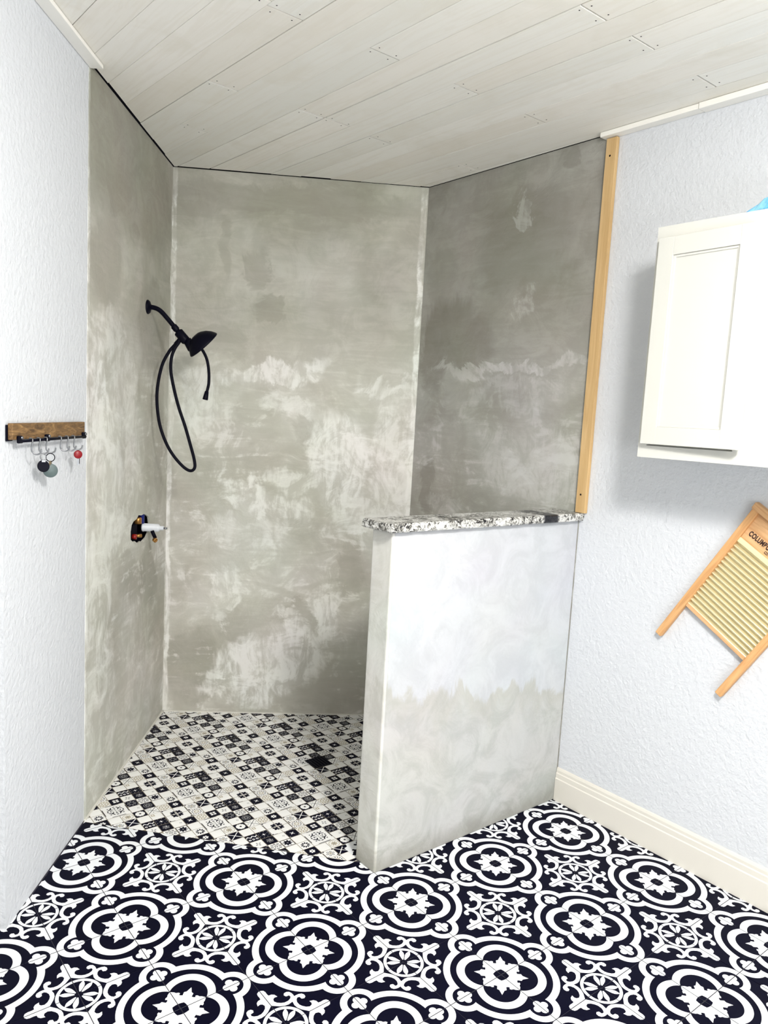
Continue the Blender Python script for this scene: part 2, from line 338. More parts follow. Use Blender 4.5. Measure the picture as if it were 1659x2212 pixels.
def tile_layers():
    L = []                                                     # (layer, slot 0 navy / 1 white, polygon); medallion at (0,0), flower at (1,1)
    a = lambda k, m, p: L.append((k, m, p))
    a(1, 1, circle(0.139, 0.139, 0.639, 64)); a(1.2, 1, circle(0.734, 0, 0.266, 40)); a(1.4, 1, circle(0, 0.734, 0.266, 40))
    a(2, 0, circle(0.139, 0.139, 0.540, 64)); a(2.2, 0, circle(0.735, 0, 0.168, 32)); a(2.4, 0, circle(0, 0.735, 0.168, 32))
    a(3, 1, circle(0.2015, 0.2015, 0.36, 56))
    for cx, cy in ((0.735, 0), (0, 0.735)):
        for i, (dx, dy) in enumerate(((0.068, 0), (-0.068, 0), (0, 0.068), (0, -0.068), (0, 0))): a(3.1 + i * 0.1, 1, circle(cx + dx, cy + dy, 0.054, 16))
    a(4, 0, circle(0.188, 0.188, 0.2595, 48))
    a(5, 1, [(0, 0)] + MOTIF[::-1])
    a(6, 0, [(0, 0), (0.098, 0), (0.092, 0.045), (0.082, 0.082), (0.045, 0.092), (0, 0.098)])
    a(1, 1, circle(1, 1, 0.295, 48)); a(2, 0, circle(1, 1, 0.250, 48))
    for q in (30, 60):
        t = math.radians(180 + q); c, s = math.cos(t), math.sin(t)
        pet = [(0.055, 0.008), (0.10, 0.022), (0.15, 0.034), (0.19, 0.034), (0.22, 0.023), (0.252, 0.005)]
        a(3 + q / 300, 1, [(1 + r * c - h * s, 1 + r * s + h * c) for r, h in [(r, -h) for r, h in pet] + pet[::-1]])
    a(4, 0, circle(1, 1, 0.05, 12))
    a(1, 1, [(1 - x, 1 - y) for x, y in SCROLL])
    return L
LAYERS = tile_layers()
G = 0.0055                                                     # half the grout gap, in tile widths
UNIT = [(-1, 0, -G), (1, 0, 1 - G), (0, -1, -G), (0, 1, 1 - G)]
def tile_mesh(planes):
    """planes: extra half-planes in tile units"""
    mb = MB(); body = clip([(0, 0), (1, 0), (1, 1), (0, 1)], UNIT + planes)
    if not body or abs(area(body)) < 0.002: return None
    mb.prism([(x * T, y * T) for x, y in body], -0.006, 0.0, 0)
    for k, m, p in LAYERS:
        q = clip(p, UNIT + planes)
        if q and abs(area(q)) > 1e-5:
            if area(q) < 0: q = q[::-1]
            mb.sheet([(x * T, y * T) for x, y in q], 0.00007 * k, m)
    me = MB.build(mb, 'tile', [MAT_NAVY, MAT_TWHITE]); d = me.data; bpy.data.objects.remove(me); return d
ma, mb_ = Vector((-0.731, 1.083)), Vector((-0.020, 0.296))     # edge between the big tiles and the shower mosaic
ed = (mb_ - ma).normalized(); EN = Vector((-ed.y, ed.x))       # points away from the camera
if EN.y < 0: EN = -EN
BOUND = [(EN.x, EN.y, EN.dot(ma)), (-NL.x, -NL.y, -NL.dot(BL) - 0.003), (1, 0, 0.9795)]
full = tile_mesh([])
for i in range(-10, 5):
    for j in range(-10, 7):
        x0, y0 = i * T, j * T
        cor = [(x0, y0), (x0 + T, y0), (x0 + T, y0 + T), (x0, y0 + T)]
        if x0 > -0.05 and y0 > 0.21: continue
        if x0 < -1.75 or y0 < -1.3 or (x0 < -1.0 and y0 < -0.25) or (x0 < -0.6 and y0 < -0.65): continue       # out of the picture
        planes = list(BOUND) if x0 < -0.001 else BOUND[1:]
        if x0 < e.x + 0.05: planes = [BOUND[0]]                # round the end of the wall the tiles run on
        if x0 < -1.0 and y0 > 0.85: continue
        ins = all(nx * x + ny * y <= c for nx, ny, c in planes for x, y in cor)
        out = any(all(nx * x + ny * y > c for x, y in cor) for nx, ny, c in planes)
        if out: continue
        mx, my = (i if i % 2 == 0 else i + 1) * T, (j if j % 2 == 0 else j + 1) * T
        sx, sy = (1 if i % 2 == 0 else -1), (1 if j % 2 == 0 else -1)
        rz = {(1, 1): 0, (-1, 1): math.pi / 2, (-1, -1): math.pi, (1, -1): -math.pi / 2}[(sx, sy)]
        if ins: d = full
        else:
            c, s = math.cos(rz), math.sin(rz)
            d = tile_mesh([((nx * c + ny * s), (-nx * s + ny * c), (k - nx * mx - ny * my) / T) for nx, ny, k in planes])
            if d is None: continue
        place('tile', d, FLOOR, (mx, my, 0), (0, 0, rz))

mq = M('floor_pattern'); oq = mq.vscale(mq.obj(), 1 / T)          # the same tiling where no single tile can be made out any more
wr = mq.node('ShaderNodeVectorMath', operation='WRAP'); mq.set(wr.inputs[0], oq); wr.inputs[1].default_value = (1, 1, 1); wr.inputs[2].default_value = (-1, -1, -1)
rd = mq.length(mq.vadd(wr.outputs[0], (1, 1, 0), 'MULTIPLY'))
rg = mq.math('MULTIPLY', mq.rng(mq.math('ABSOLUTE', mq.math('SUBTRACT', mq.math('PINGPONG', rd, 0.22), 0.11)), 0.05, 0.06), 1.0)
MAT_FAR = mq.done(mq.mix(rg, rgb(3, 3, 26), rgb(241, 244, 248)), 0.4)
for (xa, xb, ya, yb) in ((-3.6, -0.61, -3.6, -0.62), (-0.61, RW - 0.014, -3.6, -1.42), (-3.6, -1.83, -0.62, 2.0)):
    structure(MB().box((xa, ya, -0.0016), (xb, yb, -0.0004)).build('floor_beyond', MAT_FAR), 'patterned tile floor outside the picture')
# ------------------------------------------------------------------ shower floor mosaic
MAT_LINE = plain('mosaic_beige_print', rgb(188, 178, 156), 0.4)
MAT_GREY = plain('mosaic_grey_print', rgb(142, 142, 144), 0.4)
mg = M('mosaic_grout')
MAT_GROUT = mg.done(mg.mix(mg.noise(mg.obj(), 12, 5), rgb(116, 106, 88), rgb(170, 160, 140)), 0.9)
SH = [(-0.020, 0.296), (0.989, 0.305), (0.989, 1.270), (-0.050, 1.963), (-0.731, 1.083)]
sf = structure(MB().prism([(ma.x, ma.y), (mb_.x, mb_.y), (RW, 0.305), (RW, 1.270), (-0.050, 1.963)], -0.0016, -0.0005).build('floor_shower', MAT_GROUT), 'shower floor of small mixed black and white mosaic tiles')
SHP = []
for i in range(5):
    p, q = Vector(SH[i]), Vector(SH[(i + 1) % 5]); d = (q - p).normalized(); n = Vector((d.y, -d.x)); SHP.append((n.x, n.y, n.dot(p) - 0.002))
PT = 0.0483; TH = math.radians(-1.2); MO = Vector((-0.122, 0.943))
def star(cx, cy, ro, ri, n, rot=0.0):
    return [(cx + (ro if k % 2 == 0 else ri) * math.cos(rot + math.pi * k / n), cy + (ro if k % 2 == 0 else ri) * math.sin(rot + math.pi * k / n)) for k in range(2 * n)]
def bar(x0, y0, x1, y1, w_):
    d = Vector((x1 - x0, y1 - y0)).normalized() * w_ * 0.5; return [(x0 - d.y, y0 + d.x), (x0 + d.y, y0 - d.x), (x1 + d.y, y1 - d.x), (x1 - d.y, y1 + d.x)][::-1]
def petals(r0, r1, wd, n, rot=0.0, cx=0, cy=0):
    return [circle(cx + (r0 + r1) / 2 * math.cos(rot + 2 * math.pi * k / n), cy + (r0 + r1) / 2 * math.sin(rot + 2 * math.pi * k / n), (r1 - r0) / 2, 10, wd, rot + 2 * math.pi * k / n) for k in range(n)]
def ring(m1, m2, r, w_, cx=0, cy=0): return [(m1, circle(cx, cy, r, 20)), (m2, circle(cx, cy, r - w_, 20))]
# slots: 0 white, 1 navy, 2 beige print, 3 grey print ; coordinates -0.5..0.5
def design(k):
    W, N, B, Y = 0, 1, 2, 3; D = []
    A = lambda m, ps: D.extend((m, p) for p in (ps if isinstance(ps[0][0], (tuple, list)) else [ps]))
    if k == 'white': return W, D
    if k == 'mark': A(Y, petals(0.03, 0.12, 0.03, 4, 0.5, 0.22, 0.02)); return W, D
    if k == 'orange': A(B, [(-0.40, 0.05), (-0.10, 0.05), (-0.10, 0.36), (-0.40, 0.36)]); A(W, star(-0.25, 0.2, 0.12, 0.05, 4)); return W, D
    if k == 'starb':
        A(N, [(-0.5, -0.5), (0.5, -0.5), (0.5, 0.5), (-0.5, 0.5)]); A(W, [(-0.42, -0.42), (0.42, -0.42), (0.42, 0.42), (-0.42, 0.42)]); A(N, star(0, 0, 0.44, 0.24, 8, 0.39)); A(Y, star(0, 0, 0.1, 0.05, 4)); return W, D
    if k == 'speck':
        A(B, circle(0, 0, 0.42, 18)); A(W, petals(0.16, 0.36, 0.07, 8)); A(W, circle(0, 0, 0.1, 10)); A(B, petals(0.48, 0.62, 0.06, 4, math.pi / 4)); return W, D
    if k == 'dstar': A(W, star(0, 0, 0.26, 0.07, 4, math.pi / 4)); A(Y, petals(0.5, 0.62, 0.06, 4, math.pi / 4)); return N, D
    if k == 'rosette': A(N, petals(0.14, 0.38, 0.062, 10)); return W, D
    if k == 'dflower': A(W, petals(0.05, 0.25, 0.075, 6)); A(N, circle(0, 0, 0.06, 8)); return N, D
    if k == 'orna': A(Y, petals(0.12, 0.36, 0.10, 6)); A(W, petals(0.18, 0.30, 0.04, 6)); A(N, petals(0.50, 0.64, 0.07, 4, math.pi / 4)); A(B, circle(0, 0, 0.1, 10)); return W, D
    if k == 'ornb': A(N, petals(0.30, 0.42, 0.05, 12)); A(B, circle(0, 0, 0.22, 14)); A(W, star(0, 0, 0.2, 0.08, 6)); A(N, petals(0.52, 0.64, 0.05, 4, math.pi / 4)); return W, D
    if k == 'dcross': A(W, bar(-0.5, -0.5, 0.5, 0.5, 0.07)); A(W, bar(-0.5, 0.5, 0.5, -0.5, 0.07)); return N, D
    if k == 'dsquares':
        for x in (-0.13, 0.13):
            for y in (-0.13, 0.13): A(W, [(x - 0.1, y - 0.1), (x + 0.1, y - 0.1), (x + 0.1, y + 0.1), (x - 0.1, y + 0.1)])
        return N, D
    if k == 'pale': D.extend(ring(B, W, 0.44, 0.06)); A(B, petals(0.04, 0.3, 0.06, 8)); A(Y, star(0, 0, 0.16, 0.04, 4)); return W, D
    if k == 'zigzag':
        A(W, [(-0.5, 0.12), (-0.3, 0.32), (-0.1, 0.12), (0.1, 0.32), (0.3, 0.12), (0.5, 0.32), (0.5, 0.2), (0.3, 0.0), (0.1, 0.2), (-0.1, 0.0), (-0.3, 0.2), (-0.5, 0.0)][::-1])
        A(W, [circle(x, -0.22, 0.11, 10) for x in (-0.3, 0, 0.3)]); A(N, [circle(x, -0.22, 0.05, 8) for x in (-0.3, 0, 0.3)]); return N, D
    if k == 'motif': A(Y, petals(0.06, 0.26, 0.06, 4, 0.4)); A(W, circle(0, 0, 0.06, 8)); return W, D
    if k == 'dense': A(Y, petals(0.14, 0.40, 0.07, 8)); A(N, petals(0.2, 0.32, 0.03, 8)); A(Y, petals(0.5, 0.64, 0.08, 4, math.pi / 4)); return N, D
    if k == 'disc': A(W, petals(0.12, 0.40, 0.13, 10)); A(W, circle(0, 0, 0.24, 14)); A(N, star(0, 0, 0.13, 0.07, 5)); return N, D
    if k == 'drosette': A(W, star(0, 0, 0.2, 0.06, 4)); D.extend(ring(Y, N, 0.46, 0.03)[:0]); A(Y, petals(0.36, 0.46, 0.04, 8, 0.39)); return N, D
    if k == 'swirl': A(Y, petals(0.08, 0.3, 0.09, 6, 0.2)); A(N, petals(0.13, 0.25, 0.04, 6, 0.35)); A(W, circle(0.02, 0.02, 0.06, 8)); return N, D
    if k == 'ornc': A(N, petals(0.24, 0.46, 0.09, 8)); A(W, petals(0.29, 0.41, 0.04, 8)); A(Y, petals(0.04, 0.2, 0.05, 5)); return W, D
    if k == 'dring': D.extend(ring(Y, N, 0.36, 0.05)); A(Y, petals(0.08, 0.26, 0.05, 8)); return N, D
    if k == 'xlines': A(N, bar(-0.46, -0.46, 0.46, 0.46, 0.05)); A(N, bar(-0.46, 0.46, 0.46, -0.46, 0.05)); A(Y, [circle(x, y, 0.06, 8) for x, y in ((0.33, 0), (-0.33, 0), (0, 0.33), (0, -0.33))]); return W, D
    if k[0] == 'q':                                            # quarter of the four-petal figure; centre corner at +-0.5
        cx, cy = {'qa': (0.5, -0.5), 'qb': (-0.5, -0.5), 'qc': (0.5, 0.5), 'qd': (-0.5, 0.5)}[k]
        t = math.atan2(-cy, -cx); ux, uy = math.cos(t), math.sin(t)
        A(N, circle(cx + ux * 0.34, cy + uy * 0.34, 0.25, 14, 0.13, t))
        for q in (0.5, -0.5): A(N, circle(cx + math.cos(t + q) * 0.40, cy + math.sin(t + q) * 0.40, 0.12, 10, 0.085, t + q))
        A(N, bar(-cx * 0.9, cy * 0.96, -cx * 0.9, -cy * 0.5, 0.045)); A(N, bar(-cx * 0.96, -cy * 0.9, cx * 0.0, -cy * 0.9, 0.045)); A(N, circle(-cx * 0.78, -cy * 0.78, 0.07, 8)); return W, D
    if k == 'big':                                             # two by two tile with a round ornament
        for i in range(4):
            t = math.pi / 2 * i; A(N, circle(0.62 * math.cos(t), 0.62 * math.sin(t), 0.11, 10, 0.05, t + math.pi / 2)); c = t + math.pi / 4
            for q in (-0.30, 0.30): A(N, circle(0.56 * math.cos(c + q), 0.56 * math.sin(c + q), 0.15, 10, 0.05, c + q * 4.2))
            A(N, circle(0.42 * math.cos(c), 0.42 * math.sin(c), 0.18, 10, 0.055, c)); A(N, circle(0.72 * math.cos(c), 0.72 * math.sin(c), 0.06, 8))
            A(N, circle(0.38 * math.cos(t), 0.38 * math.sin(t), 0.05, 8, 0.10, t)); A(Y, circle(0.22 * math.cos(t), 0.22 * math.sin(t), 0.09, 8, 0.04, t))
            A(N, bar(-0.55 * math.sin(t) + 0.95 * math.cos(t), 0.55 * math.cos(t) + 0.95 * math.sin(t), 0.55 * math.sin(t) + 0.95 * math.cos(t), -0.55 * math.cos(t) + 0.95 * math.sin(t), 0.07))
        A(Y, circle(0, 0, 0.06, 8)); return W, D
MOSW = plain('mosaic_white', rgb(249, 249, 248), 0.3, var=0.04, scale=14, spec=0.3)
MOSN = plain('mosaic_navy', rgb(4, 4, 28), 0.5, var=0.05, spec=0.08)
GRID = {-1: ['qa', 'qc', 'mark', 'starb', 'white', 'speck'], 0: ['qb', 'qd', 'dstar', 'white', 'rosette', 'dflower'], 1: ['orna', 'ornb', 'speck', 'big', None, 'white'],
        2: ['dcross', 'white', 'dsquares', None, None, 'pale'], 3: ['white', 'zigzag', 'motif', 'dense', 'mark', 'disc'], 4: ['orange', 'drosette', 'swirl', 'ornc', 'dring', 'xlines']}
DES = {}
def mos_geo(k, planes):
    """vertex, face, slot lists for one mosaic tile, in metres around its centre"""
    h = 1.0 if k == 'big' else 0.5; g = 0.028; U = [(1, 0, h - g), (-1, 0, h - g), (0, 1, h - g), (0, -1, h - g)] + planes
    base, D = DES.setdefault(k, design(k)); mb = MB()
    body = clip([(-h, -h), (h, -h), (h, h), (-h, h)], U)
    if not body or abs(area(body)) < 0.02: return None
    mb.prism([(x * PT, y * PT) for x, y in body], -0.004, 0.0, base)
    for i, (m, p) in enumerate(D):
        q = clip(p, U)
        if q and abs(area(q)) > 1e-4: mb.sheet([(x * PT, y * PT) for x, y in (q if area(q) > 0 else q[::-1])], 0.00004 * (i + 1), m)
    return mb
def to_mesh(mb):
    o = mb.build('tile', [MOSW, MOSN, MAT_LINE, MAT_GREY]); d = o.data; bpy.data.objects.remove(o); return d
CT, ST_ = math.cos(TH), math.sin(TH)
DRAIN = (6.0, -1.0)                                            # in mosaic cells: x to the right, y to the back; set below
cells = []
CX, CY, CZ = cam.matrix_world.translation
for i in range(-16, 26):
    for j in range(-24, 18):
        k = GRID[(i + 1) % 6 - 1][(j + 1) % 6]
        if k is None: continue
        a, b = (i + 0.5, -(j + 0.5)) if k != 'big' else (i + 1.0, -(j + 1.0))
        x = MO.x + (a * CT - b * ST_) * PT; y = MO.y + (a * ST_ + b * CT) * PT
        h = PT * (1.0 if k == 'big' else 0.5)
        cor = [(x + (dx * CT - dy * ST_) * h, y + (dx * ST_ + dy * CT) * h) for dx, dy in ((-1, -1), (1, -1), (1, 1), (-1, 1))]
        if any(all(nx * px + ny * py > c for px, py in cor) for nx, ny, c in SHP): continue
        if k != 'big' and 8 <= i <= 9 and -3 <= j <= -2: continue             # the drain sits here
        ins = all(nx * px + ny * py <= c for nx, ny, c in SHP for px, py in cor)
        pl = [] if ins else [((nx * CT + ny * ST_), (-nx * ST_ + ny * CT), (c - nx * x - ny * y) / PT) for nx, ny, c in SHP]
        t = (0.25 - CY) / (y - CY); hid = CX + (x - CX) * t > -0.01 and CZ * (1 - t) < 1.25
        cells.append((hid, math.hypot(x - CX, y - CY), k, x, y, pl))
cells.sort(key=lambda c: (c[0], c[1]))
shared = {}; rest = MB(); cnt = 0
for hid, d_, k, x, y, pl in cells:
    if cnt < 300 and not hid:
        if not pl:
            if k not in shared: shared[k] = to_mesh(mos_geo(k, []))
            me = shared[k]
        else:
            g = mos_geo(k, pl)
            if g is None: continue
            me = to_mesh(g)
        place('tile', me, sf, (x, y, 0), (0, 0, TH)); cnt += 1
    else:
        g = mos_geo(k, pl)
        if g is None: continue
        o = len(rest.v); rest.v += [(x + vx * CT - vy * ST_, y + vx * ST_ + vy * CT, vz) for vx, vy, vz in g.v]
        rest.f += [[q + o for q in f] for f in g.f]; rest.mi += g.mi; rest.sm += g.sm
tag(rest.build('mosaic_tiles', [MOSW, MOSN, MAT_LINE, MAT_GREY], sf), kind='stuff')
# drain
a, b = 9.0 + 0.0, 2.0
dx, dy = MO.x + ((9.0) * CT - (2.0) * ST_) * PT, MO.y + (9.0 * ST_ + 2.0 * CT) * PT
dr = tag(empty('floor_drain', (dx, dy, 0), (0, 0, TH)), 'square black drain set in the shower floor mosaic', 'drain')
MAT_BLK = plain('matte_black_metal', rgb(3, 3, 20), 0.5, 0.0, spec=0.12)
q = PT * 0.97
fr = MB()
for aa, bb in (((-q, -q), (q, -q + 0.006)), ((-q, q - 0.006), (q, q)), ((-q, -q + 0.006), (-q + 0.006, q - 0.006)), ((q - 0.006, -q + 0.006), (q, q - 0.006))): fr.box((*aa, -0.0005), (*bb, 0.002))
fr.build('frame', MAT_BLK, dr)
MB().box((-q + 0.006, -q + 0.006, -0.0005), (q - 0.006, q - 0.006, 0.0002)).build('sump', MAT_DARK, dr)
for i in range(5):
    x = -0.03 + i * 0.015; MB().box((x - 0.003, -q + 0.006, 0.0003), (x + 0.003, q - 0.006, 0.0016)).build('slat', MAT_BLK, dr)

# pale grout bead along the foot of the shower walls
BEAD = plain('grout_bead', rgb(226, 224, 216), 0.8)
for nm, p, q in (('trim_5', BL, Vector((-0.725, 1.090))), ('trim_6', BL, BR)):
    d = (q - p).normalized(); n = Vector((-d.y, d.x));
    if n.dot(Vector((0.2, 0.9)) - p) < 0: n = -n
    structure(MB().prism([(v.x, v.y) for v in ((p, q, q + n * 0.007, p + n * 0.007) if n.dot(Vector((-d.y, d.x))) > 0 else (p + n * 0.007, q + n * 0.007, q, p))], -0.0003, 0.006).build(nm, BEAD))

# ------------------------------------------------------------------ ceiling of whitewashed boards
structure(MB().box((-3.72, -3.72, CEIL + 0.016), (RW + 0.1, 2.6, CEIL + 0.1)).build('ceiling', MAT_DARK), 'ceiling of whitewashed wooden boards')
CE = bpy.data.objects['ceiling']
mp = M('whitewashed_board')
oi = mp.node('ShaderNodeObjectInfo'); rv = oi.outputs['Random']
oo = mp.vadd(mp.obj(), mp.vscale(mp.node('ShaderNodeCombineXYZ', {0: rv, 1: rv, 2: rv}).outputs[0], 37.0))
gr = mp.noise(mp.mapping(oo, sc=(26, 1.5, 26)), 1.3, 6, 0.62, 1.5)
bl = mp.noise(oo, 3.2, 5, 0.6, 0.6)
c0 = mp.ramp(rv, [(0.0, rgb(242, 238, 229)), (0.35, rgb(249, 246, 239)), (0.7, rgb(240, 239, 232)), (1.0, rgb(251, 249, 243))])
c0 = mp.mix(mp.math('MULTIPLY', mp.rng(gr, 0.45, 0.62), 0.22), c0, rgb(230, 223, 208))
c0 = mp.mix(mp.math('MULTIPLY', mp.rng(bl, 0.5, 0.68), 0.35), c0, rgb(231, 226, 212))
mp.bump(gr, 0.15, 0.004)
MAT_BOARD = mp.done(c0, 0.6, spec=0.3)
PW = 0.1205; SL = -0.028
JO = {2: (0.327, 1.53), 3: (0.925,), 4: (1.40,), 5: (0.317,), 6: (0.905,), 7: (0.90, -0.29), 8: (0.317,), 9: (-0.29, 0.93), 10: (-0.9,), 11: (0.314,), 12: (-0.29,), 13: (0.9,), 0: (-0.29,), 1: (0.3,)}
room = [(0.0, 0.0, 1.0)]
for k in range(-25, 15):
    xa, xb = -0.72 + PW * k, -0.72 + PW * (k + 1)
    g1 = 0.0008 + (random.random() ** 2) * 0.0046
    ys = [-3.58] + sorted(JO.get(k, ())) + [2.4]
    for n_ in range(len(ys) - 1):
        y0, y1 = ys[n_] + 0.0030, ys[n_ + 1] - 0.0030
        X = lambda x, y: x + SL * (y - 0.5)
        poly = [(X(xa, y0) + g1, y0), (X(xb, y0), y0), (X(xb, y1), y1), (X(xa, y1) + g1, y1)]
        ins = 0.007 + 0.012 * random.random()
        pl = [(1, 0, RW - 0.006), (-NB.x, -NB.y, -NB.dot(BL) - ins)]
        pl.append((-NL.x, -NL.y, -NL.dot(BL) - ins) if xb > e.x else (DL.x, DL.y, DL.dot(Vector((e.x, e.y))) - 0.01))
        poly = clip(poly, pl)
        if not poly or abs(area(poly)) < 0.002: continue
        mb = MB(); dz = random.uniform(0, 0.0012)
        mb.prism(poly, CEIL + dz, CEIL + 0.0145, 0)
        if -2 < k < 15:                                        # nail heads near the board ends
            for yy in (y0, y1):
                if -0.8 < yy < 1.6:
                    for fx in (0.2, 0.8):
                        cy_ = yy + (0.018 if yy == y0 else -0.018) + random.uniform(-0.004, 0.004)
                        mb.sheet(circle(X(xa + PW * fx, cy_) + random.uniform(-0.006, 0.006), cy_, 0.0026, 8)[::-1], CEIL + dz - 0.0004, 1)
        mb.build('plank', [MAT_BOARD, MAT_DARK], CE)

# white ceiling trim
structure(left_obj(MB().box(*ybox(CEM_S - 0.012, END_S, -0.001, 0.044, CEIL - 0.014, CEIL - 0.0005)), 'trim_1', MAT_TRIM, bevel=0.002), 'white trim strip along the ceiling above left wall')
structure(MB().box((RW - 0.043, -0.186, CEIL - 0.019), (RW, 0.222, CEIL - 0.0005)).build('trim_2', MAT_TRIM, bevel=0.002), 'white ceiling trim strip ending at the raw wood batten')
structure(MB().box((RW - 0.047, -3.59, CEIL - 0.021), (RW, -0.189, CEIL - 0.0005)).build('trim_3', MAT_TRIM, bevel=0.002), 'white ceiling trim strip running to right edge')

# baseboard with a stepped top
bb = MB(); prof = [(RW, 0), (RW - 0.0135, 0), (RW - 0.0135, 0.098), (RW - 0.0105, 0.102), (RW - 0.0105, 0.121), (RW - 0.0075, 0.125), (RW - 0.0075, 0.136), (RW - 0.004, 0.146), (RW, 0.147)]
n = len(prof)
bb.add([(x, 0.1955, z) for x, z in prof] + [(x, -3.59, z) for x, z in prof], [list(range(n)), list(range(n, 2 * n))[::-1]] + [(i, n + i, n + (i + 1) % n, (i + 1) % n) for i in range(n)])
structure(bb.build('baseboard_right', MAT_WHITE), 'cream white baseboard along the right wall')

# ------------------------------------------------------------------ granite ledge, raw batten
mgk = M('granite'); o = mgk.obj()
v1 = mgk.noise(o, 62, 6, 0.65, 1.6); v2 = mgk.noise(o, 16, 4, 0.6, 1.2); v3 = mgk.noise(o, 5, 3, 0.5)
spk = mgk.math('ADD', mgk.math('MULTIPLY', v1, 0.75), mgk.math('MULTIPLY', v2, 0.4))
c = mgk.ramp(spk, [(0.49, rgb(12, 12, 20)), (0.54, rgb(112, 110, 104)), (0.59, rgb(200, 200, 196)), (0.74, rgb(236, 236, 236))])
bx_ = mgk.rng(mgk.math('ABSOLUTE', mgk.math('SUBTRACT', mgk.xyz(o)[0], 0.78)), 0.055, 0.035)
c = mgk.mix(mgk.math('MULTIPLY', bx_, mgk.rng(v2, 0.42, 0.5)), c, rgb(16, 17, 26))
mgk.bump(v1, 0.5, 0.004)
MAT_GRAN = mgk.done(c, 0.3)
gv = tag(empty('granite_ledge', (0, 0.172, 1.2225)), 'speckled black and white granite slab capping the half wall', 'ledge')
sl = MB(); nx, per = 44, []
x0, x1, y0, y1 = -0.034, RW - 0.001, 0.0, 0.160
path = [(x1 - (x1 - x0) * i / nx, y0) for i in range(nx + 1)] + [(x0, y0 + (y1 - y0) * i / 8) for i in range(1, 9)] + [(x0 + (x1 - x0) * i / nx, y1) for i in range(1, nx + 1)]
path = path[::-1]; n = len(path); vs = []
rr = random.Random(3)
for h, inn in ((0.0, 0.0035), (0.006, 0.0), (0.016, 0.001), (0.026, 0.0015), (0.0305, 0.005)):
    for (x, y) in path:
        j = rr.uniform(-0.0022, 0.0022)
        ex = max(0, 1 - abs(x - x0) / 1e-3); fy = max(0, 1 - abs(y - y0) / 1e-3); by = max(0, 1 - abs(y - y1) / 1e-3)
        vs.append((x + ex * (inn + j), y + fy * (inn + j) - by * (inn + j), h + (j * 0.5 if 0 < h < 0.03 else 0)))
fs = []
for k in range(4):
    for i in range(n): fs.append((k * n + i, (k + 1) * n + i, (k + 1) * n + (i + 1) % n, k * n + (i + 1) % n))
sl.add(vs, [f[::-1] for f in fs]); sl.f += [list(range(n)), list(range(4 * n, 5 * n))[::-1]]; sl.mi += [0, 0]; sl.sm += [False, False]
s_ = sl.build('slab', MAT_GRAN, gv)
import bmesh
bmx = bmesh.new(); bmx.from_mesh(s_.data); bmesh.ops.recalc_face_normals(bmx, faces=bmx.faces); bmx.to_mesh(s_.data); bmx.free()

MAT_PINE = wood('raw_pine', rgb(196, 160, 108), rgb(214, 182, 132), axis=2)
bt = tag(empty('wood_batten', (RW, 0.16, 1.2545)), 'raw pine batten standing upright between cement and painted wall', 'board')
MB().box((-0.019, 0, 0), (-0.0005, 0.047, CEIL - 0.0215 - 1.2545)).build('board', MAT_PINE, bt, bevel=0.0015)
for z in (0.075, 1.40): MB().lathe([(0.0, 0.0008), (0.0035, 0.0008), (0.004, 0)], (-0.0192, 0.026, z), (-1, 0, 0), 12).build('screw', MAT_DARK, bt)

# ------------------------------------------------------------------ shower head with hose (plane through the flange, square to the left wall)
FX = Vector((-0.287, 1.659)) + NL * (NL.dot(BL) - NL.dot(Vector((-0.287, 1.659))))
sh = tag(empty('handheld_shower', (FX.x, FX.y, 2.029), (0, 0, math.atan2(NL.y, NL.x))), 'matte black shower head with looping hose on the left cement wall', 'shower head')
MB().lathe([(0, 0.0), (0.031, 0.0), (0.031, 0.004), (0.026, 0.010), (0.014, 0.014), (0.011, 0.018), (0, 0.018)], (0, 0, 0), (1, 0, 0)).build('flange', MAT_BLK, sh)
Z = 2.029
def pp(s, z, l=0.0): return (s, l, z - Z)
MB().tube(smooth_path([pp(0.0, 2.029), pp(0.03, 2.027), pp(0.056, 2.016), pp(0.085, 1.988), pp(0.128, 1.940)]), 0.0105, 16).build('arm', MAT_BLK, sh)
ax = Vector((0.68, 0, -0.73)).normalized()
MB().lathe([(0, 0), (0.0125, 0), (0.0145, 0.004), (0.0145, 0.022), (0.0115, 0.026), (0.0115, 0.032), (0, 0.032)], pp(0.116, 1.953), ax).build('swivel_nut', MAT_BLK, sh)
MB().lathe([(0, 0), (0.019, 0), (0.021, 0.003), (0.021, 0.050), (0.018, 0.056), (0, 0.056)], pp(0.138, 1.928), ax, 24).build('diverter', MAT_BLK, sh)
fn = Vector((0.655, 0.30, -0.70)).normalized(); cc = Vector(pp(0.254, 1.876))
hd = MB().lathe([(0, -0.056), (0.018, -0.056), (0.030, -0.052), (0.050, -0.040), (0.066, -0.024), (0.076, -0.008), (0.079, -0.002), (0.077, 0.002), (0.070, 0.003), (0, 0.003)], cc, fn, 40).build('spray_head', MAT_BLK, sh)
for r_, c_ in ((0.025, 8), (0.048, 14)):
    for k in range(c_):
        a_ = fn.orthogonal().normalized(); b_ = fn.cross(a_); t = 2 * math.pi * k / c_
        MB().lathe([(0.0022, 0), (0.0018, 0.002), (0, 0.002)], cc + fn * 0.003 + (a_ * math.cos(t) + b_ * math.sin(t)) * r_, fn, 6).build('nozzle', MAT_BLK, hd)
MB().lathe([(0, 0), (0.019, 0), (0.019, 0.046), (0.014, 0.052), (0, 0.052)], pp(0.178, 1.895), (Vector(pp(0.212, 1.836)) - Vector(pp(0.178, 1.895))), 20).build('cradle', MAT_BLK, sh)
MB().tube([pp(0.150, 1.898, 0.0), pp(0.138, 1.883, 0.0), pp(0.126, 1.872, 0.0)], [0.011, 0.0105, 0.009], 14).build('hose_connector', MAT_BLK, sh)
